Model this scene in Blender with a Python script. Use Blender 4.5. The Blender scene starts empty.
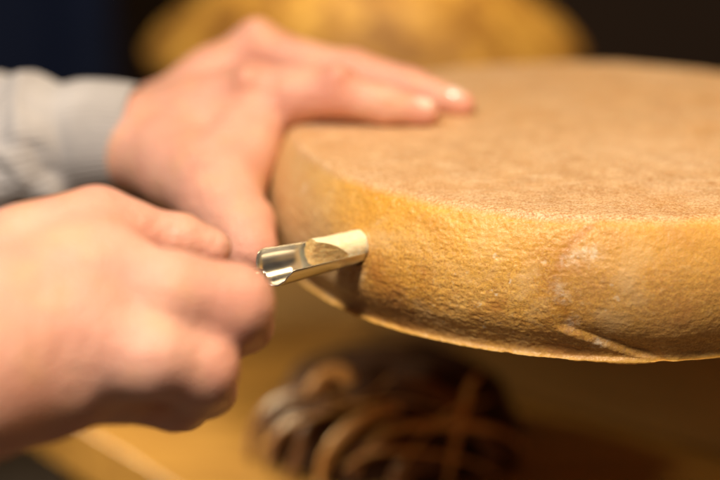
import bpy, math, random
import numpy as np
from mathutils import Vector
SC = bpy.context.scene
COL = SC.collection
random.seed(4)
# ------------------------------------------------------------------ camera
ZT = 0.21                                    # height of the wheel's top face above the table
TILT = math.radians(18.0)
CAM = np.array([-0.112, -0.82, ZT + 0.21])
FWD = np.array([0, math.cos(TILT), -math.sin(TILT)])
UPV = np.array([0, math.sin(TILT), math.cos(TILT)])
RGT = np.array([1.0, 0, 0])
FPX = 1800.0
cd = bpy.data.cameras.new('camera')
cam = bpy.data.objects.new('camera', cd); COL.objects.link(cam)
cam.location = CAM; cam.rotation_euler = (math.pi/2 - TILT, 0, 0)
cd.sensor_width = 36; cd.lens = 90; cd.clip_start = 0.02; cd.clip_end = 50
cd.dof.use_dof = True; cd.dof.focus_distance = 0.719; cd.dof.aperture_fstop = 2.7
SC.camera = cam
# ------------------------------------------------------------------ light
w = bpy.data.worlds.new('World'); SC.world = w; w.use_nodes = True
w.node_tree.nodes['Background'].inputs[0].default_value = (1.0, 0.80, 0.62, 1)
w.node_tree.nodes['Background'].inputs[1].default_value = 0.045
def area(name, loc, target, size, power, col):
    l = bpy.data.lights.new(name, 'AREA'); l.shape = 'DISK'; l.size = size; l.energy = power; l.color = col
    o = bpy.data.objects.new(name, l); COL.objects.link(o); o.location = loc
    o.rotation_euler = (Vector(target) - Vector(loc)).to_track_quat('-Z', 'Y').to_euler()
    return o
area('ceiling_lamp', (-0.34, -0.66, 1.02), (-0.15, -.05, .18), 0.18, 16.5, (1.0, 0.87, 0.75))
area('warm_lamp', (0.55, -0.1, 1.2), (-0.05, 0.05, .15), 0.05, 8.0, (1.0, 0.70, 0.34))
a1 = area('back_cheese_fill', (-0.11, 0.37, 0.62), (-0.11, 0.56, .2), 0.10, 0.50, (1.0, 0.78, 0.48)); a1.data.spread = math.radians(55)  # added fill light that brightens the rear cheese
a2 = area('bundle_fill', (-0.62, 0.30, 0.27), (-0.24, 0.09, .0), 0.05, 0.36, (1.0, 0.76, 0.44)); a2.data.spread = math.radians(40)  # added fill light for the bundle and the table beside it
SC.view_settings.view_transform = 'Standard'; SC.view_settings.look = 'None'
SC.view_settings.exposure = 0; SC.view_settings.gamma = 1
SC.cycles.use_denoising = True

# ------------------------------------------------------------------ helpers
def P(px, py, d):
    return CAM + d*(FWD + (px-360)/FPX*RGT + (240-py)/FPX*UPV)
def onz(px, py, z):
    r = P(px, py, 1.0) - CAM
    return CAM + r*((z-CAM[2])/r[2])
def link(name, me, mat=None, parent=None):
    o = bpy.data.objects.new(name, me); COL.objects.link(o)
    if mat: me.materials.append(mat)
    if parent: o.parent = parent
    return o
def mesh_np(name, V, Q, mat=None, parent=None, smooth=True):
    me = bpy.data.meshes.new(name)
    V = np.asarray(V, dtype=np.float32); Q = np.asarray(Q, dtype=np.int32)
    k = Q.shape[1]
    me.vertices.add(len(V)); me.vertices.foreach_set('co', V.ravel())
    me.loops.add(Q.size); me.loops.foreach_set('vertex_index', Q.ravel())
    me.polygons.add(len(Q)); me.polygons.foreach_set('loop_start', np.arange(0, Q.size, k, dtype=np.int32))
    me.polygons.foreach_set('loop_total', np.full(len(Q), k, dtype=np.int32))
    me.update(calc_edges=True); me.validate()
    me.polygons.foreach_set('use_smooth', np.full(len(me.polygons), smooth))
    return link(name, me, mat, parent)
def tag(o, label=None, cat=None, group=None, kind=None):
    if label: o['label'] = label
    if cat: o['category'] = cat
    if group: o['group'] = group
    if kind: o['kind'] = kind
    return o
def empty(name, loc):
    o = bpy.data.objects.new(name, None); COL.objects.link(o); o.location = loc
    o.empty_display_size = .02
    return o
def keep(child, parent):                       # world-space mesh under a moved empty
    child.parent = parent
    child.matrix_parent_inverse = __import__('mathutils').Matrix.Translation(-Vector(parent.location))
    return child
# value noise, vectorised
_rs = np.random.RandomState(7); _T = _rs.rand(64, 64, 64).astype(np.float32)
def vnoise(p):
    p = np.asarray(p, dtype=np.float32); i = np.floor(p).astype(np.int32); f = p - i
    f = f*f*(3-2*f); i &= 63; j = (i+1) & 63
    g = lambda a, b, c: _T[a, b, c]
    x0, y0, z0 = i[..., 0], i[..., 1], i[..., 2]; x1, y1, z1 = j[..., 0], j[..., 1], j[..., 2]
    fx, fy, fz = f[..., 0], f[..., 1], f[..., 2]
    a = g(x0, y0, z0)*(1-fx)+g(x1, y0, z0)*fx; b = g(x0, y1, z0)*(1-fx)+g(x1, y1, z0)*fx
    c = g(x0, y0, z1)*(1-fx)+g(x1, y0, z1)*fx; d = g(x0, y1, z1)*(1-fx)+g(x1, y1, z1)*fx
    return ((a*(1-fy)+b*fy)*(1-fz) + (c*(1-fy)+d*fy)*fz)*2-1
def fbm(p, o=4):
    s = 0; a = 1; t = 0
    for k in range(o):
        s = s + a*vnoise(p*(2.03**k)+k*11.3); t += a; a *= .5
    return s/t
def sstep(x, a, b):
    t = np.clip((x-a)/(b-a), 0, 1); return t*t*(3-2*t)
def seg_d(x, y, pts):                          # distance in 2-D to a polyline
    best = np.full(x.shape, 1e9)
    for (ax, ay), (bx, by) in zip(pts[:-1], pts[1:]):
        vx, vy = bx-ax, by-ay; t = np.clip(((x-ax)*vx+(y-ay)*vy)/(vx*vx+vy*vy), 0, 1)
        best = np.minimum(best, np.hypot(x-ax-t*vx, y-ay-t*vy))
    return best

# ------------------------------------------------------------------ materials
class N:
    def __init__(s, name):
        s.m = bpy.data.materials.new(name); s.m.use_nodes = True; s.t = s.m.node_tree
        s.b = s.t.nodes['Principled BSDF']; s.tc = s.t.nodes.new('ShaderNodeTexCoord')
    def n(s, ty, **kw):
        x = s.t.nodes.new(ty)
        for k, v in kw.items():
            if k in ('op', 'operation'): x.operation = v
            else: x.inputs[k].default_value = v
        return x
    def l(s, a, b): s.t.links.new(a, b)
    def mapped(s, scale, rot=(0, 0, 0)):
        m = s.n('ShaderNodeMapping'); m.inputs['Scale'].default_value = scale; m.inputs['Rotation'].default_value = rot
        s.l(s.tc.outputs['Object'], m.inputs['Vector']); return m.outputs[0]
    def noise(s, sc, det=4, rough=.55, vec=None, dist=0):
        x = s.n('ShaderNodeTexNoise'); x.inputs['Scale'].default_value = sc; x.inputs['Detail'].default_value = det
        x.inputs['Roughness'].default_value = rough; x.inputs['Distortion'].default_value = dist
        s.l(vec if vec else s.tc.outputs['Object'], x.inputs['Vector']); return x.outputs[0]
    def voro(s, sc, vec=None):
        x = s.n('ShaderNodeTexVoronoi'); x.inputs['Scale'].default_value = sc
        s.l(vec if vec else s.tc.outputs['Object'], x.inputs['Vector']); return x.outputs[0]
    def ramp(s, fac, stops):
        r = s.t.nodes.new('ShaderNodeValToRGB'); e = r.color_ramp.elements
        while len(e) < len(stops): e.new(.5)
        for q, (p, c) in zip(e, stops):
            q.position = p; q.color = tuple(c)+(1,) if not isinstance(c, (int, float)) else (c, c, c, 1)
        s.l(fac, r.inputs[0]); return r.outputs[0]
    def mix(s, fac, a, b, mode='MIX'):
        x = s.t.nodes.new('ShaderNodeMix'); x.data_type = 'RGBA'; x.blend_type = mode
        for v, i in ((fac, 0), (a, 6), (b, 7)):
            if hasattr(v, 'links'): s.l(v, x.inputs[i])
            else: x.inputs[i].default_value = v if i == 0 else tuple(v)+(1,)
        return x.outputs[2]
    def math(s, op, a, b=0.0):
        x = s.t.nodes.new('ShaderNodeMath'); x.operation = op
        for i, v in enumerate((a, b)):
            if hasattr(v, 'links'): s.l(v, x.inputs[i])
            else: x.inputs[i].default_value = v
        return x.outputs[0]
    def bump(s, h, dist, strength=1.0, prev=None):
        x = s.t.nodes.new('ShaderNodeBump'); x.inputs['Distance'].default_value = dist; x.inputs['Strength'].default_value = strength
        s.l(h, x.inputs['Height'])
        if prev: s.l(prev, x.inputs['Normal'])
        return x.outputs[0]
    def set(s, color=None, rough=None, normal=None, **kw):
        for v, k in ((color, 'Base Color'), (rough, 'Roughness'), (normal, 'Normal')):
            if v is None: continue
            if hasattr(v, 'links'): s.l(v, s.b.inputs[k])
            else: s.b.inputs[k].default_value = tuple(v)+(1,) if k == 'Base Color' else v
        for k, v in kw.items(): s.b.inputs[k.replace('_', ' ')].default_value = v
        return s.m
def rind_material():
    s = N('cheese_rind')
    sep = s.t.nodes.new('ShaderNodeSeparateXYZ'); s.l(s.tc.outputs['Object'], sep.inputs[0])
    z = sep.outputs[2]
    big = s.noise(16, 5, .6); mid = s.noise(70, 6, .65); fine = s.noise(420, 4, .7)
    side = s.ramp(big, [(.36, (.36, .155, .032)), (.50, (.60, .29, .050)), (.62, (.74, .43, .12))])
    side = s.mix(s.math('MULTIPLY', s.ramp(mid, [(.42, 0), (.62, 1)]), .55), side, (.70, .36, .055))
    side = s.mix(s.math('MULTIPLY', s.ramp(fine, [(.52, 0), (.68, 1)]), .45), side, (.74, .52, .24))
    side = s.mix(s.math('MULTIPLY', s.ramp(fine, [(.30, 1), (.45, 0)]), .45), side, (.24, .10, .025))
    micro = s.noise(1050, 3, .65)
    side = s.mix(s.math('MULTIPLY', s.ramp(micro, [(.50, 0), (.64, 1)]), .55), side, (.88, .49, .09))
    side = s.mix(s.math('MULTIPLY', s.ramp(micro, [(.36, 1), (.48, 0)]), .55), side, (.34, .12, .015))
    specks = s.math('MULTIPLY', s.ramp(s.noise(260, 2, .5), [(.66, 0), (.72, 1)]), s.ramp(s.noise(24, 3, .6), [(.50, 0), (.62, 1)]))
    side = s.mix(s.math('MULTIPLY', specks, .7), side, (.82, .70, .50))
    pat = s.noise(34, 4, .55, None, .6)
    side = s.mix(s.math('MULTIPLY', s.ramp(pat, [(.54, 0), (.68, 1)]), .6), side, (.74, .50, .23))
    side = s.mix(s.math('MULTIPLY', s.ramp(pat, [(.36, 1), (.48, 0)]), .65), side, (.42, .155, .022))
    # the orange band just under the top edge
    bandn = s.math('ADD', z, s.math('MULTIPLY', s.math('SUBTRACT', s.noise(22, 3), .5), .016))
    mr = s.t.nodes.new('ShaderNodeMapRange'); mr.inputs[1].default_value = -.030; mr.inputs[2].default_value = -.006; mr.interpolation_type = 'SMOOTHSTEP'
    s.l(bandn, mr.inputs[0])
    side = s.mix(s.math('MULTIPLY', mr.outputs[0], .48), side, (.76, .38, .035))
    mr3 = s.t.nodes.new('ShaderNodeMapRange'); mr3.inputs[1].default_value = -.058; mr3.inputs[2].default_value = -.036; mr3.inputs[3].default_value = .5; mr3.inputs[4].default_value = 0  # browner low on the side, with shade painted into the colour
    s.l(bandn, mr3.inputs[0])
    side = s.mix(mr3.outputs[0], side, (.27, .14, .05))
    # greyer, paler tone towards the left flank
    mrx = s.t.nodes.new('ShaderNodeMapRange'); mrx.inputs[1].default_value = -.100; mrx.inputs[2].default_value = -.150; mrx.interpolation_type = 'SMOOTHSTEP'
    s.l(s.math('ADD', sep.outputs[0], s.math('MULTIPLY', s.math('SUBTRACT', s.noise(40, 3), .5), .03)), mrx.inputs[0])
    side = s.mix(s.math('MULTIPLY', mrx.outputs[0], .65), side, (.52, .36, .19))
    top = s.ramp(mid, [(.35, (.46, .25, .095)), (.55, (.60, .355, .155)), (.7, (.72, .47, .23))])
    fib = s.noise(1, 6, .72, s.mapped((330, 900, 400), (0, 0, .5)), 1.6)
    top = s.mix(s.math('MULTIPLY', s.ramp(fib, [(.46, 0), (.66, 1)]), .75), top, (.82, .62, .40))
    top = s.mix(s.math('MULTIPLY', s.ramp(fib, [(.36, 1), (.49, 0)]), .85), top, (.34, .15, .045))
    top = s.mix(s.math('MULTIPLY', s.ramp(big, [(.46, 0), (.62, 1)]), .50), top, (.56, .28, .08))
    top = s.mix(s.math('MULTIPLY', s.ramp(s.noise(9, 4, .6), [(.50, 0), (.66, 1)]), .35), top, (.78, .60, .40))
    top = s.mix(s.math('MULTIPLY', s.ramp(micro, [(.52, 0), (.62, 1)]), .50), top, (.90, .66, .38))
    top = s.mix(s.math('MULTIPLY', s.ramp(micro, [(.38, 1), (.47, 0)]), .60), top, (.34, .13, .035))
    scr = s.noise(1, 3, .6, s.mapped((40, 700, 40), (0, 0, -.7)), .8)
    top = s.mix(s.math('MULTIPLY', s.ramp(scr, [(.62, 0), (.68, 1)]), .55), top, (.86, .68, .46))
    mr2 = s.t.nodes.new('ShaderNodeMapRange'); mr2.inputs[1].default_value = -.0036; mr2.inputs[2].default_value = -.0010
    s.l(s.math('ADD', z, s.math('MULTIPLY', s.math('SUBTRACT', mid, .5), .003)), mr2.inputs[0])
    def attr(nm):
        q = s.t.nodes.new('ShaderNodeAttribute'); q.attribute_name = nm; return q.outputs['Fac']
    side = s.mix(s.math('MULTIPLY', attr('beige'), .34), side, (.54, .30, .10))
    side = s.mix(s.math('MULTIPLY', attr('stain'), s.math('MULTIPLY', mid, 1.25)), side, (.46, .18, .02))
    side = s.mix(s.math('MULTIPLY', attr('bloom'), s.math('MULTIPLY', s.ramp(fine, [(.40, .10), (.60, 1)]), .75)), side, (.82, .68, .48))
    lip = s.t.nodes.new('ShaderNodeMapRange'); lip.inputs[1].default_value = -HW+.0022; lip.inputs[2].default_value = -HW+.0006  # lower lip painted brighter, as though catching light
    s.l(z, lip.inputs[0]); side = s.mix(s.math('MULTIPLY', lip.outputs[0], .7), side, (.80, .44, .08))
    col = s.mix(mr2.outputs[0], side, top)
    pits = s.voro(330, s.mapped((1, 1, 1.25)))
    h = s.math('ADD', s.math('MULTIPLY', fine, 1.0), s.math('MULTIPLY', pits, .55))
    nb = s.bump(h, .0006, .6)
    nb = s.bump(s.noise(1500, 3, .6), .0002, .6, nb)
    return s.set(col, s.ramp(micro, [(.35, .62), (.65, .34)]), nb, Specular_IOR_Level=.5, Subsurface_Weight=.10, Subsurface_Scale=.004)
def skin_material():
    s = N('skin')
    a = s.noise(38, 3, .5); b = s.noise(110, 4, .6)
    c = s.ramp(a, [(.32, (.68, .335, .235)), (.52, (.73, .385, .275)), (.70, (.76, .43, .31))])
    y_ = s.noise(55, 3, .5, None, .5)
    c = s.mix(s.math('MULTIPLY', s.ramp(y_, [(.5, 0), (.66, 1)]), .45), c, (.74, .42, .235))
    c = s.mix(s.math('MULTIPLY', s.ramp(b, [(.35, 1), (.65, 0)]), .12), c, (.66, .26, .18))
    at = s.t.nodes.new('ShaderNodeAttribute'); at.attribute_name = 'flush'
    c = s.mix(at.outputs['Fac'], c, (.62, .20, .13))
    nb = s.bump(s.voro(700), .0005, .8); nb = s.bump(s.noise(180, 5, .65), .0016, .8, nb)
    s.b.inputs['Subsurface Radius'].default_value = (1, .34, .18)
    return s.set(c, s.ramp(y_, [(.35, .44), (.65, .30)]), nb, Subsurface_Weight=.28, Subsurface_Scale=.006, Specular_IOR_Level=.36)
def plain(name, base, dark, sc=30, rough=.6, stretch=(1, 1, 1), bumpd=.001, **kw):
    s = N(name); v = s.mapped(stretch)
    n = s.noise(sc, 5, .6, v, .4)
    return s.set(s.ramp(n, [(.3, dark), (.7, base)]), rough, s.bump(n, bumpd, .6), **kw)
HW = .0605                                    # wheel height
M_RIND = rind_material(); M_SKIN = skin_material()
M_TABLE = plain('oiled_wood', (.44, .25, .055), (.27, .14, .030), 9, .42, (1, 9, 9), .0006)
M_BLOCK = plain('dark_wood', (.38, .22, .060), (.28, .155, .042), 9, .6, (1, 8, 8), .001)
M_WALL = plain('brown_wall', (.075, .045, .028), (.055, .034, .022), 4, .9)
M_FLOOR = plain('dark_floor', (.36, .30, .25), (.20, .16, .13), 5, .7)
M_NAVY = plain('navy_cloth', (.008, .014, .040), (.005, .009, .026), 40, .9, Specular_IOR_Level=.15)
def back_rind():
    s = N('golden_rind'); a = s.noise(34, 5, .7); b = s.noise(110, 4, .6)
    c = s.ramp(a, [(.40, (.20, .09, .015)), (.5, (.40, .20, .030)), (.60, (.64, .38, .07))])
    c = s.mix(s.math('MULTIPLY', s.ramp(b, [(.4, 1), (.6, 0)]), .5), c, (.34, .15, .02))
    return s.set(c, .55, s.bump(b, .002, .7))
M_BACK = back_rind()
def paste():
    s = N('cheese_paste'); a = s.noise(350, 4, .6)
    c = s.ramp(a, [(.3, (.86, .72, .42)), (.7, (.92, .82, .56))])
    return s.set(c, .5, s.bump(a, .0006, .8), Subsurface_Weight=.3, Subsurface_Scale=.003)
M_PASTE = paste()
def crumb():
    s = N('cheese_crumb'); a = s.noise(700, 4, .7)
    c = s.ramp(a, [(.3, (.80, .43, .10)), (.65, (.95, .66, .26))])
    return s.set(c, .6, s.bump(a, .0015, 1.0), Subsurface_Weight=.2, Subsurface_Scale=.002)
M_CRUMB = crumb()
def steel():
    s = N('polished_steel'); v = s.mapped((20, 900, 900)); n = s.noise(1, 3, .5, s.tc.outputs['Object'])
    n2 = s.noise(260, 4, .7)
    return s.set(s.ramp(n2, [(.3, (.70, .71, .72)), (.7, (.73, .74, .755))]), s.ramp(n2, [(.3, .22), (.75, .27)]), None, Metallic=1.0)
M_STEEL = steel()
def knit(name, base, dark):
    s = N(name); n = s.noise(28, 4, .6); f = s.noise(1400, 2, .5)
    c = s.ramp(n, [(.3, dark), (.7, base)])
    c = s.mix(s.math('MULTIPLY', f, .35), c, tuple(x*.6 for x in dark))
    return s.set(c, .92, s.bump(f, .0006, .8), Sheen_Weight=.25)
M_KNIT = knit('grey_knit', (.56, .535, .515), (.37, .35, .335))
M_NAIL = N('fingernail').set((.86, .58, .46), .22, None, Subsurface_Weight=.2, Subsurface_Scale=.003, Coat_Weight=.4)
M_TURN = plain('handle_wood', (.30, .14, .05), (.18, .08, .03), 40, .4, (1, 8, 8))

# ------------------------------------------------------------------ the setting
def box(name, lo, hi, mat, parent=None, bev=.003):
    import bmesh
    bm = bmesh.new(); bmesh.ops.create_cube(bm, size=1)
    for v in bm.verts:
        v.co = Vector([lo[i] + (v.co[i]+.5)*(hi[i]-lo[i]) for i in range(3)])
    if bev: bmesh.ops.bevel(bm, geom=bm.edges[:], offset=bev, segments=3, affect='EDGES')
    me = bpy.data.meshes.new(name); bm.to_mesh(me); bm.free()
    return link(name, me, mat, parent)
FZ = -.75
fl = box('floor', (-4, -3, FZ-.05), (4, 4, FZ), M_FLOOR, None, 0); tag(fl, kind='structure')
wl = box('wall', (-4, 2.6, FZ), (4, 2.7, 2.5), M_WALL, None, 0); tag(wl, kind='structure')
# ------------------------------------------------------------------ table: a slab with a slanting left edge
def prism(name, poly, z0, z1, mat, parent=None, bev=.004):
    import bmesh
    bm = bmesh.new(); vs = [bm.verts.new((x, y, z1)) for x, y in poly]; f = bm.faces.new(vs)
    r = bmesh.ops.extrude_face_region(bm, geom=[f]); 
    for v in [g for g in r['geom'] if isinstance(g, bmesh.types.BMVert)]: v.co.z = z0
    bmesh.ops.recalc_face_normals(bm, faces=bm.faces[:])
    bmesh.ops.bevel(bm, geom=bm.edges[:], offset=bev, segments=3, affect='EDGES')
    me = bpy.data.meshes.new(name); bm.to_mesh(me); bm.free()
    return link(name, me, mat, parent)
e1 = onz(78, 425, 0); e2 = onz(176, 485, 0); dv = (e1-e2)/np.linalg.norm(e1-e2)
A = e2 - dv*.30; B = e1 + dv*((onz(300, 322, 0)[1]-e1[1])/dv[1])
table = empty('wooden_table', ((A[0]+1.0)/2, .1, FZ))
tag(table, 'golden oiled wooden table with a slanting left edge below the cheese', 'table')
keep(prism('tabletop', [(A[0], A[1]), (1.1, A[1]), (1.1, B[1]), (B[0], B[1])], -.035, 0, M_TABLE, None, .0012), table)
for (x, y) in ((A[0]+.12, A[1]+.08), (1.0, A[1]+.08), (1.0, B[1]-.1), (B[0]+.15, B[1]-.1)):
    keep(box('leg', (x-.03, y-.03, FZ), (x+.03, y+.03, -.037), M_TABLE), table)
HW = .0605                                    # wheel height
blk = tag(box('support_block', (-.125, 0, .0008), (.14, .13, ZT-HW-.0015), M_BLOCK, None, .003),
    'brown wooden block standing askew on the table, holding up the front cheese wheel', 'wooden block')
blk.location = (.040, .118, 0); blk.rotation_euler = (0, 0, math.radians(-38))

# ------------------------------------------------------------------ cheese wheels
RT, RB, RBOT = .141, .1555, .1465
def profile(n_side, n_top, n_bot):
    """(r, z) from bottom centre to top centre, z=0 at the top face"""
    ctrl = [(RBOT+.0003, -HW), (RBOT+.0009, -HW+.0003), (RBOT+.0006, -HW+.0009), (RBOT-.0003, -HW+.0022),
            (RBOT+.0003, -HW+.0045), (.1492, -.0520), (.1526, -.0465), (.1549, -.0395), (.1555, -.031), (.1540, -.021), (.1503, -.0115), (.1463, -.0046), (.1431, -.0013), (RT, -.0004)]
    c = np.array(ctrl); pts = []
    cc = np.vstack([2*c[0]-c[1], c, 2*c[-1]-c[-2]])
    for i in range(1, len(cc)-2):
        p0, p1, p2, p3 = cc[i-1], cc[i], cc[i+1], cc[i+2]
        for t in np.linspace(0, 1, 12, endpoint=False):
            pts.append(.5*((2*p1)+(-p0+p2)*t+(2*p0-5*p1+4*p2-p3)*t*t+(-p0+3*p1-3*p2+p3)*t**3))
    pts.append(c[-1]); pts = np.array(pts)
    s = np.r_[0, np.cumsum(np.linalg.norm(np.diff(pts, axis=0), axis=1))]
    u = np.linspace(0, s[-1], n_side)
    side = np.c_[np.interp(u, s, pts[:, 0]), np.interp(u, s, pts[:, 1])]
    tr = RT*(1-np.linspace(0, 1, n_top+1)[1:]**1.25*.999)
    top = np.c_[tr, .0006*(1-(tr/RT)**2)*2-.0004]
    br = (RBOT+.001)*np.linspace(.001, 1, n_bot, endpoint=False)
    return np.vstack([np.c_[br, np.full(n_bot, -HW)], side, top]), n_bot, n_side
def wheel(name, centre, mat, th, prof, nb, ns, disp=None, parent=None):
    r = prof[:, 0][None, :]*np.ones((len(th), 1)); z = prof[:, 1][None, :]*np.ones((len(th), 1))
    T = th[:, None]*np.ones_like(r)
    d = np.gradient(prof, axis=0); nr, nz = d[:, 1], -d[:, 0]; L = np.hypot(nr, nz)+1e-9
    nr, nz = (nr/L)[None, :], (nz/L)[None, :]
    if disp is not None:
        h = disp(T, r, z)
        r = r + h*nr; z = z + h*nz
    V = np.stack([r*np.cos(T), r*np.sin(T), z], -1)
    if disp is not None and centre is WC: V = punch(V)
    a, b = len(th), prof.shape[0]
    I = np.arange(a*b).reshape(a, b); J = np.roll(I, -1, 0)
    Q = np.stack([I[:, :-1], J[:, :-1], J[:, 1:], I[:, 1:]], -1).reshape(-1, 4)
    o = mesh_np(name, V.reshape(-1, 3), Q, mat, parent)
    o.location = centre
    return o
WC = (0.0, 0.0, ZT)
# where the iron enters the flank
hole = None
ray = P(359, 247, 1.0) - CAM; rn = ray/np.linalg.norm(ray)
o_ = CAM - np.array(WC)
aa = rn[0]**2+rn[1]**2; bb = 2*(o_[0]*rn[0]+o_[1]*rn[1]); cc_ = o_[0]**2+o_[1]**2-.1535**2
tt = (-bb-math.sqrt(bb*bb-4*aa*cc_))/(2*aa)
HOLE = CAM + rn*tt                            # world point on the flank
AX = np.array([.80, .60, -.02]); AX /= np.linalg.norm(AX)      # iron's axis, pointing into the cheese
HR = .0074
def punch(V):
    W = V + np.array(WC) - HOLE
    s = W@AX; rad = np.linalg.norm(W - s[..., None]*AX, axis=-1)
    near = np.abs(s) < .03
    V = V + (np.where(near & (rad < HR), .016, 0))[..., None]*AX
    lip = np.where(near, np.exp(-((rad-HR-.0006)/.0008)**2)*.0006, 0)
    nrm = V.copy(); nrm[..., 2] = 0; nrm /= (np.linalg.norm(nrm, axis=-1, keepdims=True)+1e-9)
    return V + lip[..., None]*nrm
def side_uv(px, py):
    r = P(px, py, 1.0)-CAM; r = r/np.linalg.norm(r); a = r[0]**2+r[1]**2; b = 2*(o_[0]*r[0]+o_[1]*r[1]); c = o_[0]**2+o_[1]**2-.152**2
    t = (-b-math.sqrt(max(b*b-4*a*c, 0)))/(2*a); q = o_+r*t
    return (math.atan2(q[1], q[0]) % (2*math.pi))*.152, q[2]
FOLD = [side_uv(*p) for p in ((560, 328), (575, 333), (592, 341), (612, 352), (640, 358))]
OVAL = [side_uv(*p) for p in ((640, 208), (600, 224), (568, 246), (556, 275), (558, 300), (572, 322))]
def disp_front(T, r, z):
    x, y = r*np.cos(T), r*np.sin(T); p = np.stack([x, y, z], -1)
    onside = sstep(r, .1405, .1425)*sstep(-z, .0008, .004)
    big = fbm(p*22, 3)*.0016
    left = sstep(-x, -.03, .09)                        # the left flank is rougher
    low = sstep(-z, .034, .054)*sstep(-x, -.09, .06)*.95
    q = p*np.array([1, 1, 1.5])
    med = fbm(q*240+3, 4)*.00031*(.25+.75*np.maximum(left, low))
    fin = vnoise(q*620)*.00012 - np.maximum(vnoise(q*380+9)-.25, 0)*.00035
    h = onside*(big + (med + fin)*(.20+.90*np.maximum(left*.9, low)))
    u, v = (T % (2*math.pi))*.152, z
    d = seg_d(u, v, FOLD)
    # a fold of rind: raised ridge, sunk on its upper right side
    (ax, ay), (bx, by) = FOLD[0], FOLD[-1]
    sgn = ((bx-ax)*(v-ay)-(by-ay)*(u-ax))/math.hypot(bx-ax, by-ay)
    inside = sstep(u, ax-.004, ax+.004)*(1-sstep(u, bx+.002, bx+.014))
    step = sstep(sgn, -.0018, .0020)
    h += onside*inside*((1-step)*.0009*np.exp(np.minimum(sgn, 0)/.009) - step*.0017*np.exp(-np.maximum(sgn, 0)/.012))
    d2 = seg_d(u, v, OVAL)
    h += onside*(-np.exp(-(d2/.0026)**2)*.00035)*(.6+.4*fbm(p*60, 2))
    top = 1-onside
    h += top*(fbm(p*30, 2)*.0004 + fbm(p*260, 2)*.00016)*sstep(r, .0, .02)
    # the lower lip dies out to the right of the fold
    h -= np.exp(-((z+HW-.0006)/.0008)**2)*.0012*sstep(u, FOLD[-1][0]-.004, FOLD[-1][0]+.008)
    # uneven rim, top edge and lower lip
    h += np.exp(-((z+.002)/.003)**2)*fbm(np.stack([x*45, y*45, z*0], -1), 3)*.0005
    h += np.exp(-((z+HW-.001)/.0015)**2)*(fbm(np.stack([x*60, y*60, z*0], -1), 3)*.0009 + np.minimum(vnoise(np.stack([x*210, y*210, z*0], -1))+.2, 0)*.0010)
    # underside: lumpy
    return h
fineT = np.radians(np.linspace(168, 300, 1150, endpoint=False)); restT = np.radians(np.linspace(300, 528, 330, endpoint=False))
prof, nb, ns = profile(235, 110, 8)
front = wheel('round_cheese', WC, M_RIND, np.r_[fineT, restT], prof, nb, ns, disp_front)
vz = np.empty(len(front.data.vertices)*3, np.float32); front.data.vertices.foreach_get('co', vz); vz = vz.reshape(-1, 3)
uu = (np.arctan2(vz[:, 1], vz[:, 0]) % (2*math.pi))*.152; vv = vz[:, 2]
sidem = sstep(np.hypot(vz[:, 0], vz[:, 1]), .1405, .1425)*sstep(-vv, .0015, .004)
wob = fbm(vz*120, 3)*.0022
dl = seg_d(uu+wob, vv+wob, OVAL)
ctr = side_uv(668, 285)
ell = np.hypot((uu-ctr[0]+wob*2)/.045, (vv-ctr[1]+wob*2)/.026)
bl = np.zeros(len(uu))
for (bx_, by_, rr_) in ((578, 254, .0040), (566, 262, .0028), (590, 250, .0030), (560, 290, .0032), (572, 322, .0030), (300, 190, .0022), (392, 190, .0015), (600, 345, .003)):
    c_ = side_uv(bx_, by_); bl += np.exp(-(np.hypot(uu-c_[0]+wob*1.5, vv-c_[1]-wob*1.5)/rr_)**2)*(.75+.5*fbm(vz*420, 2))
for nm, val in (('stain', sidem*np.exp(-(dl/.0018)**2)), ('beige', sidem*(1-sstep(ell, .75, 1.1))), ('bloom', sidem*np.clip(bl, 0, 1))):
    at_ = front.data.attributes.new(nm, 'FLOAT', 'POINT'); at_.data.foreach_set('value', val.astype(np.float32))
tag(front, 'large golden cheese wheel in sharp focus, pierced by the steel cheese iron', 'cheese wheel', 'cheese wheels')
def disp_back(T, r, z):
    x, y = r*np.cos(T), r*np.sin(T); p = np.stack([x, y, z], -1)
    return (fbm(p*18+5, 3)*.004 + fbm(p*70, 2)*.0012)*sstep(r, 0, .05)
prof2, nb2, ns2 = profile(60, 25, 4)
zz = np.linspace(-.050, .072, 110)
rr_ = np.interp(zz, [-.050, -.030, -.014, 0, .012, .055, .068, .072], [.118, .140, .152, .163, .154, .102, .080, .001])
kk = np.hanning(9); kk /= kk.sum(); r2 = np.convolve(np.pad(rr_, 4, mode='edge'), kk, 'valid'); r2[-1] = .001
prof2 = np.vstack([[.001, -.122], np.c_[r2, zz-.072]])
BD = 1.34
bc = P(364, 48, BD)
bw = wheel('round_cheese', (bc[0], bc[1], bc[2]+.072), M_BACK, np.radians(np.arange(0, 360, 1.0)), prof2, nb2, ns2, disp_back)
tag(bw, 'deep yellow blurred cheese wheel standing behind the hand, far in the background', 'cheese wheel', 'cheese wheels')
zb = bc[2]-.050
cab = empty('cabinet', (bc[0], bc[1], FZ)); CY = max(bc[1]-.14, B[1]+.03)
tag(cab, 'dark brown wooden cabinet behind the table, carrying the blurred yellow cheese', 'cabinet')
keep(box('carcass', (bc[0]-.125, CY+.01, FZ+.0005), (bc[0]+.135, bc[1]+.12, zb-.022), M_BLOCK, None, .003), cab)
keep(box('cabinet_top', (bc[0]-.13, CY, zb-.0215), (bc[0]+.14, bc[1]+.125, zb-.0008), M_BLOCK, None, .003), cab)
for i in range(2):
    x0 = bc[0]-.12+i*.127
    d_ = keep(box('cabinet_door', (x0, CY-.006, FZ+.03), (x0+.123, CY+.0095, zb-.035), M_BLOCK, None, .003), cab)

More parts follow.
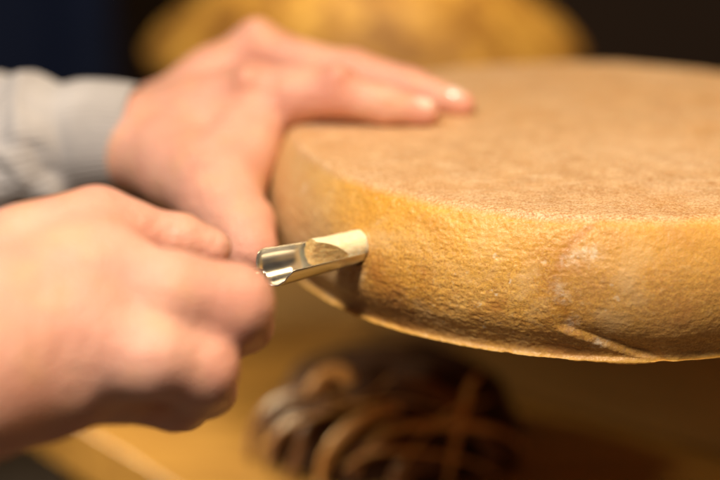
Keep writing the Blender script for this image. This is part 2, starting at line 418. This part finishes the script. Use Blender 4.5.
# ------------------------------------------------------------------ cheese iron (trier)
REAR = HOLE - AX*.047
sidev = np.cross(AX, [0, 0, 1.0]); sidev /= np.linalg.norm(sidev)        # towards the camera side
upv = np.cross(sidev, AX)
roll = math.radians(24)                                                   # opening rolled towards the camera
OP = math.cos(roll)*upv + math.sin(roll)*sidev; SD = np.cross(AX, OP)
if SD@RGT*1 > 0 and SD[1] < 0: pass
iron = empty('cheese_iron', tuple(REAR - AX*.06))
tag(iron, 'polished steel half-tube cheese iron pushed into the side of the front wheel', 'cheese iron')
def channel():
    nL, nA = 60, 28; V = []; Lc = .085
    for i in range(nL):
        s = i/(nL-1)*Lc
        R = .0092 - .0032*min(s/.060, 1); wall = .00055
        # half opening angle measured from the open side: near wall sweeps down at the rear
        for j in range(nA):
            u = j/(nA-1)
            aF = math.radians(78)                         # far rim
            k = min(s/.0075, 1); k = k*k*(3-2*k)
            aN = math.radians(150 - 80*k)                 # near rim, swept down at the rear end
            ang = -aF - u*(2*math.pi - aF - aN)           # from far rim round the bottom to near rim
            # rounded, spoon-like rear end
            e = max(0, 1 - s/.004); rr = R*(1-.22*e*e)
            dirv = math.cos(ang)*OP + math.sin(ang)*NEAR
            V.append((REAR + AX*s + dirv*rr, dirv, wall))
    outer = [p for p, d, w_ in V]; inner = [p - d*w_ for p, d, w_ in V]
    W = np.array(outer+inner); n = nL*nA; Q = []
    for i in range(nL-1):
        for j in range(nA-1):
            a = i*nA+j; Q.append((a, a+1, a+nA+1, a+nA)); Q.append((n+a, n+a+nA, n+a+nA+1, n+a+1))
        a = i*nA; Q.append((a, a+nA, n+a+nA, n+a)); a = i*nA+nA-1; Q.append((a, n+a, n+a+nA, a+nA))
    for j in range(nA-1):
        Q.append((j, n+j, n+j+1, j+1)); a = (nL-1)*nA+j; Q.append((a, a+1, n+a+1, n+a))
    return W, Q
NEAR = np.cross(OP, AX)
if NEAR[1] > 0: NEAR = -NEAR                               # unit vector towards the camera side
W_, Q_ = channel()
ch = keep(mesh_np('channel', W_, Q_, M_STEEL), iron)
bv = ch.modifiers.new('b', 'BEVEL'); bv.width = .0002; bv.segments = 2; bv.limit_method = 'ANGLE'
def tube(pts, rad, n=20, up=None, flat=1.0, caps=True):
    pts = [np.array(p, float) for p in pts]; V = []; m = len(pts)
    for i, p in enumerate(pts):
        t = pts[min(i+1, m-1)]-pts[max(i-1, 0)]; t /= np.linalg.norm(t)
        a = np.cross(t, [0, 0, 1.0] if up is None else up); a /= np.linalg.norm(a)+1e-9; b = np.cross(a, t)
        r = rad[i] if hasattr(rad, '__len__') else rad
        for k in range(n):
            q = 2*math.pi*k/n; V.append(p + a*r*math.cos(q) + b*r*flat*math.sin(q))
    Q = []
    for i in range(m-1):
        for k in range(n):
            k2 = (k+1) % n; Q.append((i*n+k, i*n+k2, (i+1)*n+k2, (i+1)*n+k))
    if caps:
        for i in (0, m-1):
            V.append(pts[i]); c = len(V)-1
            for k in range(n):
                k2 = (k+1) % n; Q.append((i*n+k, c, c, i*n+k2) if False else (i*n+k, i*n+k2, c, c))
    return np.array(V), Q
def mesh_py(name, V, Q, mat, parent=None):
    me = bpy.data.meshes.new(name)
    F = []
    for q in Q:
        f = []
        for x in q:
            if x not in f: f.append(int(x))
        F.append(f)
    me.from_pydata([tuple(map(float, v)) for v in V], [], F); me.validate(); me.update()
    for p in me.polygons: p.use_smooth = True
    return link(name, me, mat, parent)
low = REAR - OP*.0048
V, Q = tube([low-AX*.0002, low-AX*.002, low-AX*.005, low-AX*.012, low-AX*.024], [.0028, .0036, .0038, .0032, .0030], 24)
keep(mesh_py('shank', V, Q, M_STEEL), iron)
V, Q = tube([low-AX*s for s in (.018, .021, .03, .05, .075, .092, .098)], [.0045, .0062, .0075, .0082, .0078, .0085, .004], 24)
keep(mesh_py('handle', V, Q, M_TURN), iron)
# plug of cheese lying in the channel
def slant(y): return 1.9*.0062*max(0, y+.12)**1.1
def plug():
    V = []; nA = 40; L0 = .0232; S = np.linspace(0, 1, 40)
    for i, t in enumerate(S):
        s = L0 + t*(.047+.008-L0)
        for k in range(nA):
            q = 2*math.pi*k/nA
            dirv = math.cos(q)*OP + math.sin(q)*NEAR
            R = .0062
            sh = 0
            if i < 6: sh = (5-i)*.0
            p = REAR + AX*(s + sh) + dirv*R*(1+.035*float(vnoise(np.array([math.cos(q)*3+9, math.sin(q)*3+9, t*9.]))))
            if i == 0:
                p = p
            # broken rear end: slanted so that it faces up and to the camera
            sl = slant(math.sin(q))*(1-t)**1.5 + .0006*float(vnoise(np.array([math.cos(q)*6, math.sin(q)*6, 3.])))*(1-t)**6
            V.append(p + AX*sl + OP*.0015)
    n = len(S); Q = []
    for i in range(n-1):
        for k in range(nA):
            k2 = (k+1) % nA; Q.append((i*nA+k, i*nA+k2, (i+1)*nA+k2, (i+1)*nA+k))
    return np.array(V), Q, nA
V, Q, nA = plug()
pl = mesh_py('cheese_plug', V, Q, M_PASTE)
# crumbly end face
cf = np.mean([V[k]-AX*slant(math.sin(2*math.pi*k/nA)) for k in range(nA)], 0); rings = 12; W = []; Qe = []
for r_i in range(rings+1):
    f = 1 - r_i/rings
    for k in range(nA):
        y = math.sin(2*math.pi*k/nA); e0 = V[k] - AX*slant(y)           # edge point slid back to a flat cut
        p = cf + (e0-cf)*f + AX*slant(y*f)
        W.append(p - AX*((.0005*(1-f) + .0005*float(vnoise(p*1100)))*(1 if r_i else 0)))
for i in range(rings):
    for k in range(nA):
        k2 = (k+1) % nA; Qe.append((i*nA+k2, i*nA+k, (i+1)*nA+k, (i+1)*nA+k2))
mesh_py('broken_end', np.array(W), Qe, M_CRUMB, pl)
tag(pl, 'pale cream plug of cheese lying in the open steel half-tube', 'cheese plug')

# ------------------------------------------------------------------ bundle under the wheel
M_BAND = plain('tan_band', (.80, .46, .15), (.62, .30, .09), 60, .42, (1, 1, 1), .0004)  # tan made paler to carry the bundle's highlights in its colour
M_BAND2 = plain('brown_band', (.20, .085, .026), (.12, .045, .015), 60, .38, (1, 1, 1), .0004)
M_CORE = plain('dark_leather', (.085, .038, .018), (.022, .010, .007), 60, .7, (1, 1, 1), .003, Specular_IOR_Level=.2)
bcn = onz(392, 440, 0); bcn[2] = .0; BS = np.array([.084, .070, .061])
bundle = empty('wrapped_bundle', tuple(bcn))
tag(bundle, 'dark brown shiny bundle wrapped in curling tan bands, lying on the table below the cheese', 'bundle')
def dome(px, py, k=1.0):
    r = P(px, py, 1.0)-CAM; r /= np.linalg.norm(r); o = (CAM-bcn)/(BS*k); dd = r/(BS*k)
    a = dd@dd; b = 2*o@dd; c = o@o-1; D = b*b-4*a*c
    t = (-b-math.sqrt(D))/(2*a) if D > 0 else -b/(2*a)
    q = CAM+r*t; q[2] = max(q[2], .004)
    return q
def core():
    V = []; Q = []; nu, nv = 64, 24
    for i in range(nv+1):
        e = i/nv*math.pi/2
        for k in range(nu):
            a = 2*math.pi*k/nu; d = np.array([math.cos(a)*math.cos(e), math.sin(a)*math.cos(e), math.sin(e)])
            s = 1 + .10*float(fbm(d*3.1+4, 3)) - .05
            p = bcn + BS*d*s*.93; p[2] = max(p[2], .001) + (0 if i else 0); V.append(p)
    for i in range(nv):
        for k in range(nu):
            k2 = (k+1) % nu; Q.append((i*nu+k, i*nu+k2, (i+1)*nu+k2, (i+1)*nu+k))
    return V, Q
V, Q = core(); keep(mesh_py('core', V, Q, M_CORE), bundle)
def cr(pts, n=10):
    c = np.array(pts, float); cc = np.vstack([2*c[0]-c[1], c, 2*c[-1]-c[-2]]); out = []
    for i in range(1, len(cc)-2):
        p0, p1, p2, p3 = cc[i-1:i+3]
        for t in np.linspace(0, 1, n, endpoint=False):
            out.append(.5*((2*p1)+(-p0+p2)*t+(2*p0-5*p1+4*p2-p3)*t*t+(-p0+3*p1-3*p2+p3)*t**3))
    out.append(c[-1]); return np.array(out)
for pts, wd, mt, k in (
    ([(250, 462), (254, 430), (275, 405), (310, 392), (345, 392)], 13, M_BAND2, 1.02),
    ([(268, 470), (275, 440), (300, 418), (335, 408)], 12, M_BAND2, 1.0),
    ([(308, 392), (322, 378), (340, 374), (352, 384)], 13, M_BAND, 1.12),  # short band standing in for a gold highlight
    ([(318, 486), (326, 458), (343, 434), (372, 415), (400, 408)], 9, M_BAND, 1.06),
    ([(366, 448), (388, 431), (425, 425), (465, 426), (500, 432), (526, 448)], 5, M_BAND, 1.08),
    ([(446, 490), (453, 455), (461, 420), (470, 388), (478, 375)], 5, M_BAND, 1.09),
    ([(396, 382), (430, 390), (462, 412), (488, 445), (498, 486)], 12, M_BAND2, 1.04),
    ([(352, 480), (360, 455), (385, 446), (410, 452)], 10, M_BAND2, 1.02),
    ([(392, 486), (412, 466), (440, 464)], 15, M_BAND2, 1.0),
    ([(470, 486), (490, 462), (505, 450), (520, 470)], 8, M_BAND2, 1.0),
    ([(280, 400), (320, 396), (360, 404), (400, 400), (440, 410)], 2, M_BAND, 1.10),
    ([(262, 446), (290, 424), (330, 412), (368, 396), (392, 376)], 2, M_BAND, 1.09),
    ([(400, 470), (420, 440), (450, 412), (490, 400)], 2, M_BAND, 1.10),
    ([(340, 470), (372, 452), (420, 452), (470, 462), (505, 480)], 2.4, M_BAND, 1.10),
    ([(286, 480), (300, 450), (308, 425), (340, 400)], 9, M_BAND2, 1.06)):
    q = cr(pts); pp = [dome(a, b, k) for a, b in q]; m = len(pp)
    rad = [wd*.00044*(.35+.65*math.sin(math.pi*min(max(i/(m-1), .06), .94))**.6) for i in range(m)]
    nrm = pp[m//2]-bcn
    V, Q = tube(pp, rad, 14, up=nrm, flat=.45)
    keep(mesh_py('band', V, Q, mt), bundle)

# ------------------------------------------------------------------ hands: implicit surface -> mesh
def rcone(X, a, b, ra, rb):                    # rounded cone distance
    ba = b-a; L2 = float(ba@ba); pa = X-a
    t = np.clip((pa@ba)/L2, 0, 1)
    return np.linalg.norm(pa - t[..., None]*ba, axis=-1) - (ra+(rb-ra)*t)
def smin(a, b, k):
    h = np.maximum(k-np.abs(a-b), 0)/k
    return np.minimum(a, b) - h*h*h*k/6
def chain(X, js, k=.004):
    D = None
    for (a, ra), (b, rb) in zip(js[:-1], js[1:]):
        d = rcone(X, a, b, ra, rb); D = d if D is None else smin(D, d, k)
    return D
def J(px, py, d, r): return (P(px, py, d).astype(np.float32), r*d/FPX)
def surface_nets(D, org, h):
    D = D.astype(np.float32); S = D < 0; nx, ny, nz = D.shape
    c = np.zeros((nx-1, ny-1, nz-1, 3), np.float32); cnt = np.zeros((nx-1, ny-1, nz-1), np.float32)
    sl = lambda o: tuple(slice(o[i], [nx, ny, nz][i]-1+o[i]) for i in range(3))
    corners = [(i, j, k) for i in (0, 1) for j in (0, 1) for k in (0, 1)]
    for o in corners:
        for ax in range(3):
            if o[ax]: continue
            q = list(o); q[ax] = 1
            a, b = D[sl(o)], D[sl(q)]; m = (a < 0) != (b < 0)
            t = np.where(m, a/np.where(m, a-b, 1), 0)
            for i in range(3): c[..., i] += np.where(m, (o[i] + (t if i == ax else 0)), 0)
            cnt += m
    act = cnt > 0; idx = np.full(act.shape, -1, np.int64); idx[act] = np.arange(act.sum())
    g = np.argwhere(act); V = (g + c[act]/cnt[act][:, None])*h + org
    Q = []
    for ax in range(3):
        u, v = (ax+1) % 3, (ax+2) % 3
        A_ = [slice(None)]*3; B_ = [slice(None)]*3; A_[ax] = slice(0, -1); B_[ax] = slice(1, None)
        m = S[tuple(A_)] != S[tuple(B_)]; e = np.argwhere(m)
        e = e[(e[:, u] > 0) & (e[:, v] > 0) & (e[:, u] < D.shape[u]-1) & (e[:, v] < D.shape[v]-1)]
        f = S[tuple(e.T)]
        def at(du, dv):
            q = e.copy(); q[:, u] -= du; q[:, v] -= dv; return idx[tuple(q.T)]
        q = np.stack([at(1, 1), at(0, 1), at(0, 0), at(1, 0)], -1)
        q[~f] = q[~f][:, ::-1]; Q.append(q)
    return V, np.vstack(Q)
def relax(V, Q, it=3, lam=.5):
    E = np.vstack([Q[:, [0, 1]], Q[:, [1, 2]], Q[:, [2, 3]], Q[:, [3, 0]]])
    for _ in range(it):
        s = np.zeros_like(V); n = np.zeros(len(V))
        for i in range(3): s[:, i] = np.bincount(E[:, 0], V[E[:, 1], i], len(V)) + np.bincount(E[:, 1], V[E[:, 0], i], len(V))
        n = np.bincount(E.ravel(), minlength=len(V)); V = V + lam*(s/n[:, None]-V)
    return V
def build_hand(palm, fingers, kp, kw, h, extra=None, pad=.012, kf=.0022):
    allj = [j for g in palm for j in g] + [j for g in fingers for j in g]
    A0 = np.array([j[0]-j[1] for j in allj]).min(0)-pad; A1 = np.array([j[0]+j[1] for j in allj]).max(0)+pad
    n = np.ceil((A1-A0)/h).astype(int)+1
    X = np.stack(np.meshgrid(*[A0[i]+h*np.arange(n[i]) for i in range(3)], indexing='ij'), -1).astype(np.float32)
    D = None
    for g in palm:
        d = chain(X, g, kp); D = d if D is None else smin(D, d, kp)
    Fg = None
    for g in fingers:
        d = chain(X, g, .005); Fg = d if Fg is None else smin(Fg, d, kf)
    D = smin(D, Fg, kw)
    if extra: D = extra(X, D)
    V, Q = surface_nets(D, A0, h)
    return relax(V, Q, 4), Q

# --- near (right) hand: fist round the handle
pr = [
    [J(-210, 372, .610, 58), J(-60, 338, .620, 54), J(92, 262, .642, 38)],       # wrist - index knuckle
    [J(-210, 368, .606, 60), J(-60, 355, .614, 58), J(78, 318, .630, 42)],
    [J(-210, 388, .606, 58), J(-60, 384, .610, 56), J(66, 368, .630, 40)],
    [J(-210, 398, .602, 42), J(-60, 395, .604, 41), J(44, 400, .630, 30)],
    [J(-210, 388, .630, 50), J(-60, 384, .632, 50), J(44, 384, .656, 34)],
    [J(-210, 360, .645, 50), J(0, 332, .665, 50), J(110, 320, .680, 32)],        # palm pad behind
    [J(-210, 378, .630, 44), J(-60, 330, .645, 43), J(20, 259, .655, 33), J(96, 225, .662, 27)],
]
fr = [
    [J(30, 250, .652, 34), J(98, 223, .662, 29), J(135, 229, .664, 24), J(180, 238, .668, 24), J(212, 248, .671, 20)],   # thumb
    [J(92, 270, .642, 38), J(170, 293, .639, 43), J(232, 305, .648, 42), J(246, 325, .676, 27), J(222, 345, .695, 22)],
    [J(80, 334, .632, 41), J(150, 357, .630, 42), J(199, 369, .641, 39), J(210, 390, .676, 26), J(190, 388, .694, 21)],
    [J(66, 378, .634, 38), J(120, 392, .650, 30), J(174, 405, .668, 26), J(184, 408, .686, 22), J(160, 385, .700, 18)],
    [J(40, 382, .665, 30), J(100, 378, .685, 24), J(150, 385, .695, 22), J(150, 380, .71, 18)],
]
def ex_r(X, D):
    def crease(D, pts, depth, wd):
        p = [P(*q).astype(np.float32) for q in pts]
        for a, b in zip(p[:-1], p[1:]): D = D + depth*np.exp(-((rcone(X, a, b, 0, 0))/wd)**2)
        return D
    D = crease(D, [(150, 328, .604), (185, 336, .606), (228, 343, .622)], .0032, .0030)   # web crease between index and middle
    D = crease(D, [(236, 262, .635), (256, 286, .635)], .0004, .0016)
    D = crease(D, [(110, 244, .640), (160, 256, .640), (222, 262, .650)], .0012, .0035)   # under the thumb
    D = crease(D, [(150, 206, .655), (156, 240, .640)], .0003, .0012)
    D = crease(D, [(160, 206, .655), (165, 240, .640)], .0003, .0012)
    return D
Vr, Qr = build_hand(pr, fr, .032, .020, .0013, ex_r, kf=.010)

# --- far (left) hand: spread over the top edge of the wheel
pl_ = [
    [J(85, 137, .884, 32), J(125, 140, .878, 38), J(200, 118, .872, 38), J(250, 92, .860, 30)],     # to index knuckle
    [J(85, 136, .898, 30), J(150, 128, .900, 35), J(212, 82, .905, 29), J(257, 44, .900, 21)],      # to middle knuckle
    [J(150, 132, .915, 32), J(210, 92, .94, 26), J(245, 66, .945, 20)],
    [J(150, 140, .92, 32), J(205, 108, .965, 26), J(235, 92, .97, 20)],
    [J(140, 152, .872, 35), J(180, 166, .850, 41), J(216, 184, .826, 40)],                            # thenar
    [J(222, 186, .822, 36), J(242, 152, .838, 29), J(266, 114, .854, 26)],                            # web
]
fl_ = [
    [J(190, 172, .840, 38), J(220, 200, .815, 40), J(240, 226, .800, 35), J(251, 250, .790, 28)],    # thumb on the flank
    [J(250, 92, .860, 29), J(296, 94, .850, 28), J(336, 91, .843, 25), J(386, 105, .842, 19.5), J(426, 112, .842, 14)],
    [J(256, 47, .900, 24), J(306, 64, .888, 22), J(352, 73, .878, 23), J(410, 87, .870, 19), J(462, 104, .862, 13.5)],
    [J(243, 66, .950, 20), J(300, 72, .938, 18), J(345, 84, .930, 17), J(395, 94, .92, 13), J(425, 98, .915, 11)],
    [J(235, 92, .975, 18), J(290, 88, .97, 15), J(330, 92, .96, 13), J(362, 98, .95, 10)],
]
def ex_l(X, D):
    for (px, py, d, r, am) in ((337, 71, .832, 12, .0046), (246, 74, .842, 13, .0046), (257, 27, .893, 12, .0040), (384, 92, .832, 10, .0010)):
        D = D - am*np.exp(-(np.linalg.norm(X-P(px, py, d).astype(np.float32), axis=-1)/(r*d/FPX))**2)
    # tendon hollow behind the knuckles and crease at the thumb web
    for pts, dep, wd in (([(170, 100, .87), (240, 62, .880)], .0022, .006), ([(275, 68, .858), (330, 76, .852), (330, 76, .852)], .0026, .0032), ([(330, 80, .852), (405, 99, .850)], .0024, .0026), ([(355, 84, .845), (372, 84, .84)], .0010, .004),
                         ([(250, 120, .835), (225, 160, .815)], .0016, .006), ([(200, 130, .84), (150, 165, .845)], .0018, .007)):
        a, b = [P(*q).astype(np.float32) for q in pts[:2]]; D = D + dep*np.exp(-(rcone(X, a, b, 0, 0)/wd)**2)
    return D
Vl, Ql = build_hand(pl_, fl_, .020, .010, .0014, ex_l, kf=.0012)
person = mesh_np('person', np.vstack([Vr, Vl]), np.vstack([Qr, Ql+len(Vr)]), M_SKIN)
tag(person, 'person in a grey sweater, one hand on the cheese, the other gripping the iron', 'person')
# redder skin at the knuckles, the finger sides and the creases
allV = np.vstack([Vr, Vl]); fa = person.data.attributes.new('flush', 'FLOAT', 'POINT'); fv = np.zeros(len(allV))
for (px, py, d, r, a) in ((250, 300, .64, 42, .30), (215, 366, .64, 36, .35), (98, 205, .65, 34, .20), (150, 228, .65, 22, .15), (95, 262, .62, 45, .22), (78, 330, .62, 45, .22),
                          (338, 82, .835, 26, .35), (250, 85, .85, 30, .30), (258, 45, .89, 30, .30), (352, 66, .87, 26, .30), (262, 250, .785, 26, .35), (460, 106, .86, 24, .4), (426, 113, .84, 22, .35)):
    fv += a*np.exp(-(np.linalg.norm(allV-P(px, py, d), axis=1)/(r*d/FPX))**2)
fa.data.foreach_set('value', np.clip(fv, 0, .6).astype(np.float32))
# fingernails
def nail(px, py, d, length, width, fwd, nrm, parent):
    c = P(px, py, d); f = np.array(fwd, float); f /= np.linalg.norm(f); n = np.array(nrm, float); n -= f*(n@f); n /= np.linalg.norm(n); s = np.cross(f, n)
    V = []; Q = []; a, b = 15, 13
    for i in range(a):
        u = i/(a-1)*2-1
        for j in range(b):
            v = j/(b-1)*2-1
            ww = width*math.sqrt(max(0, 1-abs(u)**4))*.5+1e-5
            V.append(c + f*u*length*.5 + s*v*ww + n*(-.35*width*(v*ww/(width*.5))**2 - .10*length*u*u))
    top = len(V); V += [v - n*.0007 for v in V]
    for i in range(a-1):
        for j in range(b-1):
            k = i*b+j; Q.append((k, k+1, k+b+1, k+b)); Q.append((top+k, top+k+b, top+k+b+1, top+k+1))
    for i in range(a-1):
        k = i*b; Q.append((k, k+b, top+k+b, top+k)); k = i*b+b-1; Q.append((k, top+k, top+k+b, k+b))
    return mesh_py('fingernail', V, Q, M_NAIL, parent)
for a, b in (((386, 105, .842), (426, 112, .842)), ((410, 87, .870), (462, 104, .862))):
    fwd = P(*b)-P(*a); c = P(*b)*.80 + P(*a)*.20; rr = (15.2 if b[0] < 450 else 14.6)*b[2]/FPX
    nrm = np.array([0, -.45, .9]); nf = fwd/np.linalg.norm(fwd); nrm = nrm-nf*(nrm@nf); nrm /= np.linalg.norm(nrm)
    q = c + nrm*(rr+.0004) - CAM; dd = q@FWD
    nail(360+FPX*(q@RGT)/dd, 240-FPX*(q@UPV)/dd, dd, .0125, .0105, fwd, nrm, person)

# ------------------------------------------------------------------ sweater sleeves
def sleeve(path, seed, n=220, m=110, folds=1.0, thick=.0022, rib=None):
    """path: list of (point, radius); returns outer skin turned in at the cuff"""
    c = cr([list(p)+[r] for p, r in path], 24); S = np.r_[0, np.cumsum(np.linalg.norm(np.diff(c[:, :3], axis=0), axis=1))]
    u = np.linspace(0, S[-1], n); c = np.stack([np.interp(u, S, c[:, i]) for i in range(4)], -1)
    V = []
    T = np.gradient(c[:, :3], axis=0); T /= np.linalg.norm(T, axis=1, keepdims=True)
    A_ = np.cross(T, [0, 0, 1.0]); A_ /= np.linalg.norm(A_, axis=1, keepdims=True); B_ = np.cross(A_, T)
    q = np.linspace(0, 2*math.pi, m, endpoint=False)
    cs, sn = np.cos(q)[None, :, None], np.sin(q)[None, :, None]
    nrm = A_[:, None]*cs + B_[:, None]*sn
    s = u[:, None]*np.ones((1, m)); qq = q[None, :]*np.ones((n, 1))
    fp = np.stack([np.cos(qq)*1.4+s*34+seed, np.sin(qq)*1.4-s*22, s*20+qq*0], -1)
    away = sstep(s, .030, .048)
    r = c[:, 3][:, None]*(1+.0*s) + folds*away*((1-2*np.abs(fbm(fp, 3)))*.0065 + fbm(fp*.5+3, 2)*.005)
    r = r + folds*away*.0030*(1-2*np.abs(np.sin(s*95+1.6*np.cos(qq+.6)+seed)))
    if rib: r = r + (1-away)*(np.sin(qq*rib)*.0006) - (np.exp(-((s-.032)/.005)**2))*.0016
    r = r + .00035*np.sin(qq*rib*1.0 if rib else qq*70)*away
    V = c[:, None, :3] + nrm*r[..., None]
    inn = c[:3, None, :3][::-1] + nrm[:3][::-1]*(r[:3][::-1]-thick)[..., None]
    tail = c[4:14, None, :3] + nrm[4:14]*(r[4:14]-thick*1.2)[..., None]
    V = np.concatenate([tail[::-1], V], 0)
    a = V.shape[0]; I = np.arange(a*m).reshape(a, m); K = np.roll(I, -1, 1)
    Q = np.stack([I[:-1], K[:-1], K[1:], I[1:]], -1).reshape(-1, 4)
    return V.reshape(-1, 3), Q, int(10 + n*.0)
def split_sleeve(name, path, seed, cut, parent, **kw):
    V, Q, _ = sleeve(path, seed, **kw)
    m = kw.get('m', 110); rows = len(V)//m; k = cut
    Vc = V[:(k+1)*m]; Qc = Q[:k*m]; Vs = V[k*m:]; Qs = Q[k*m:]-k*m
    s = mesh_np(name, Vs, Qs, M_KNIT, parent); mesh_np('cuff', Vc, Qc, M_KNIT, s); return s
L = [((P(137, 139, .880)), .0262), (P(110, 138, .882), .0280), (P(80, 141, .884), .0300), (P(40, 150, .886), .0330), (P(-20, 162, .890), .0365), (P(-140, 176, .895), .042), (P(-420, 170, .90), .048), (P(-800, 180, .92), .055)]
split_sleeve('sweater_sleeve', L, 3.3, 40, person, n=420, m=220, rib=64)
R_ = [(P(-120, 335, .632), .0325), (P(-150, 336, .630), .034), (P(-200, 338, .628), .036), (P(-330, 345, .62), .043), (P(-700, 360, .60), .052)]
split_sleeve('sweater_sleeve', R_, 8.1, 26, person, n=260, m=160, rib=64)

# ------------------------------------------------------------------ dark cloth at the back left
def cloth():
    a, b = 60, 10; V = []; Q = []
    x0 = P(-500, 0, 1.75)[0]; x1 = P(112, 0, 1.75)[0]; y = P(0, 0, 1.75)[1]
    for s in (0, 1):
        for i in range(a):
            for j in range(b):
                u = i/(a-1); x = x0+(x1-x0)*u
                V.append((x, y+.012*math.sin(u*38)+s*.012, -.22+(1.1)*j/(b-1)))
    n = a*b
    for i in range(a-1):
        for j in range(b-1):
            k = i*b+j; Q.append((k, k+b, k+b+1, k+1)); Q.append((n+k, n+k+1, n+k+b+1, n+k+b))
    for j in range(b-1):
        Q.append((j, j+1, n+j+1, n+j)); k = (a-1)*b+j; Q.append((k, n+k, n+k+1, k+1))
    for i in range(a-1):
        k = i*b; Q.append((k, n+k, n+k+b, k+b)); k = i*b+b-1; Q.append((k, k+b, n+k+b, n+k))
    return V, Q
V, Q = cloth()
cl = mesh_py('curtain', V, Q, M_NAVY)
tag(cl, 'dark navy cloth hanging at the back left above the grey sleeve', 'curtain')
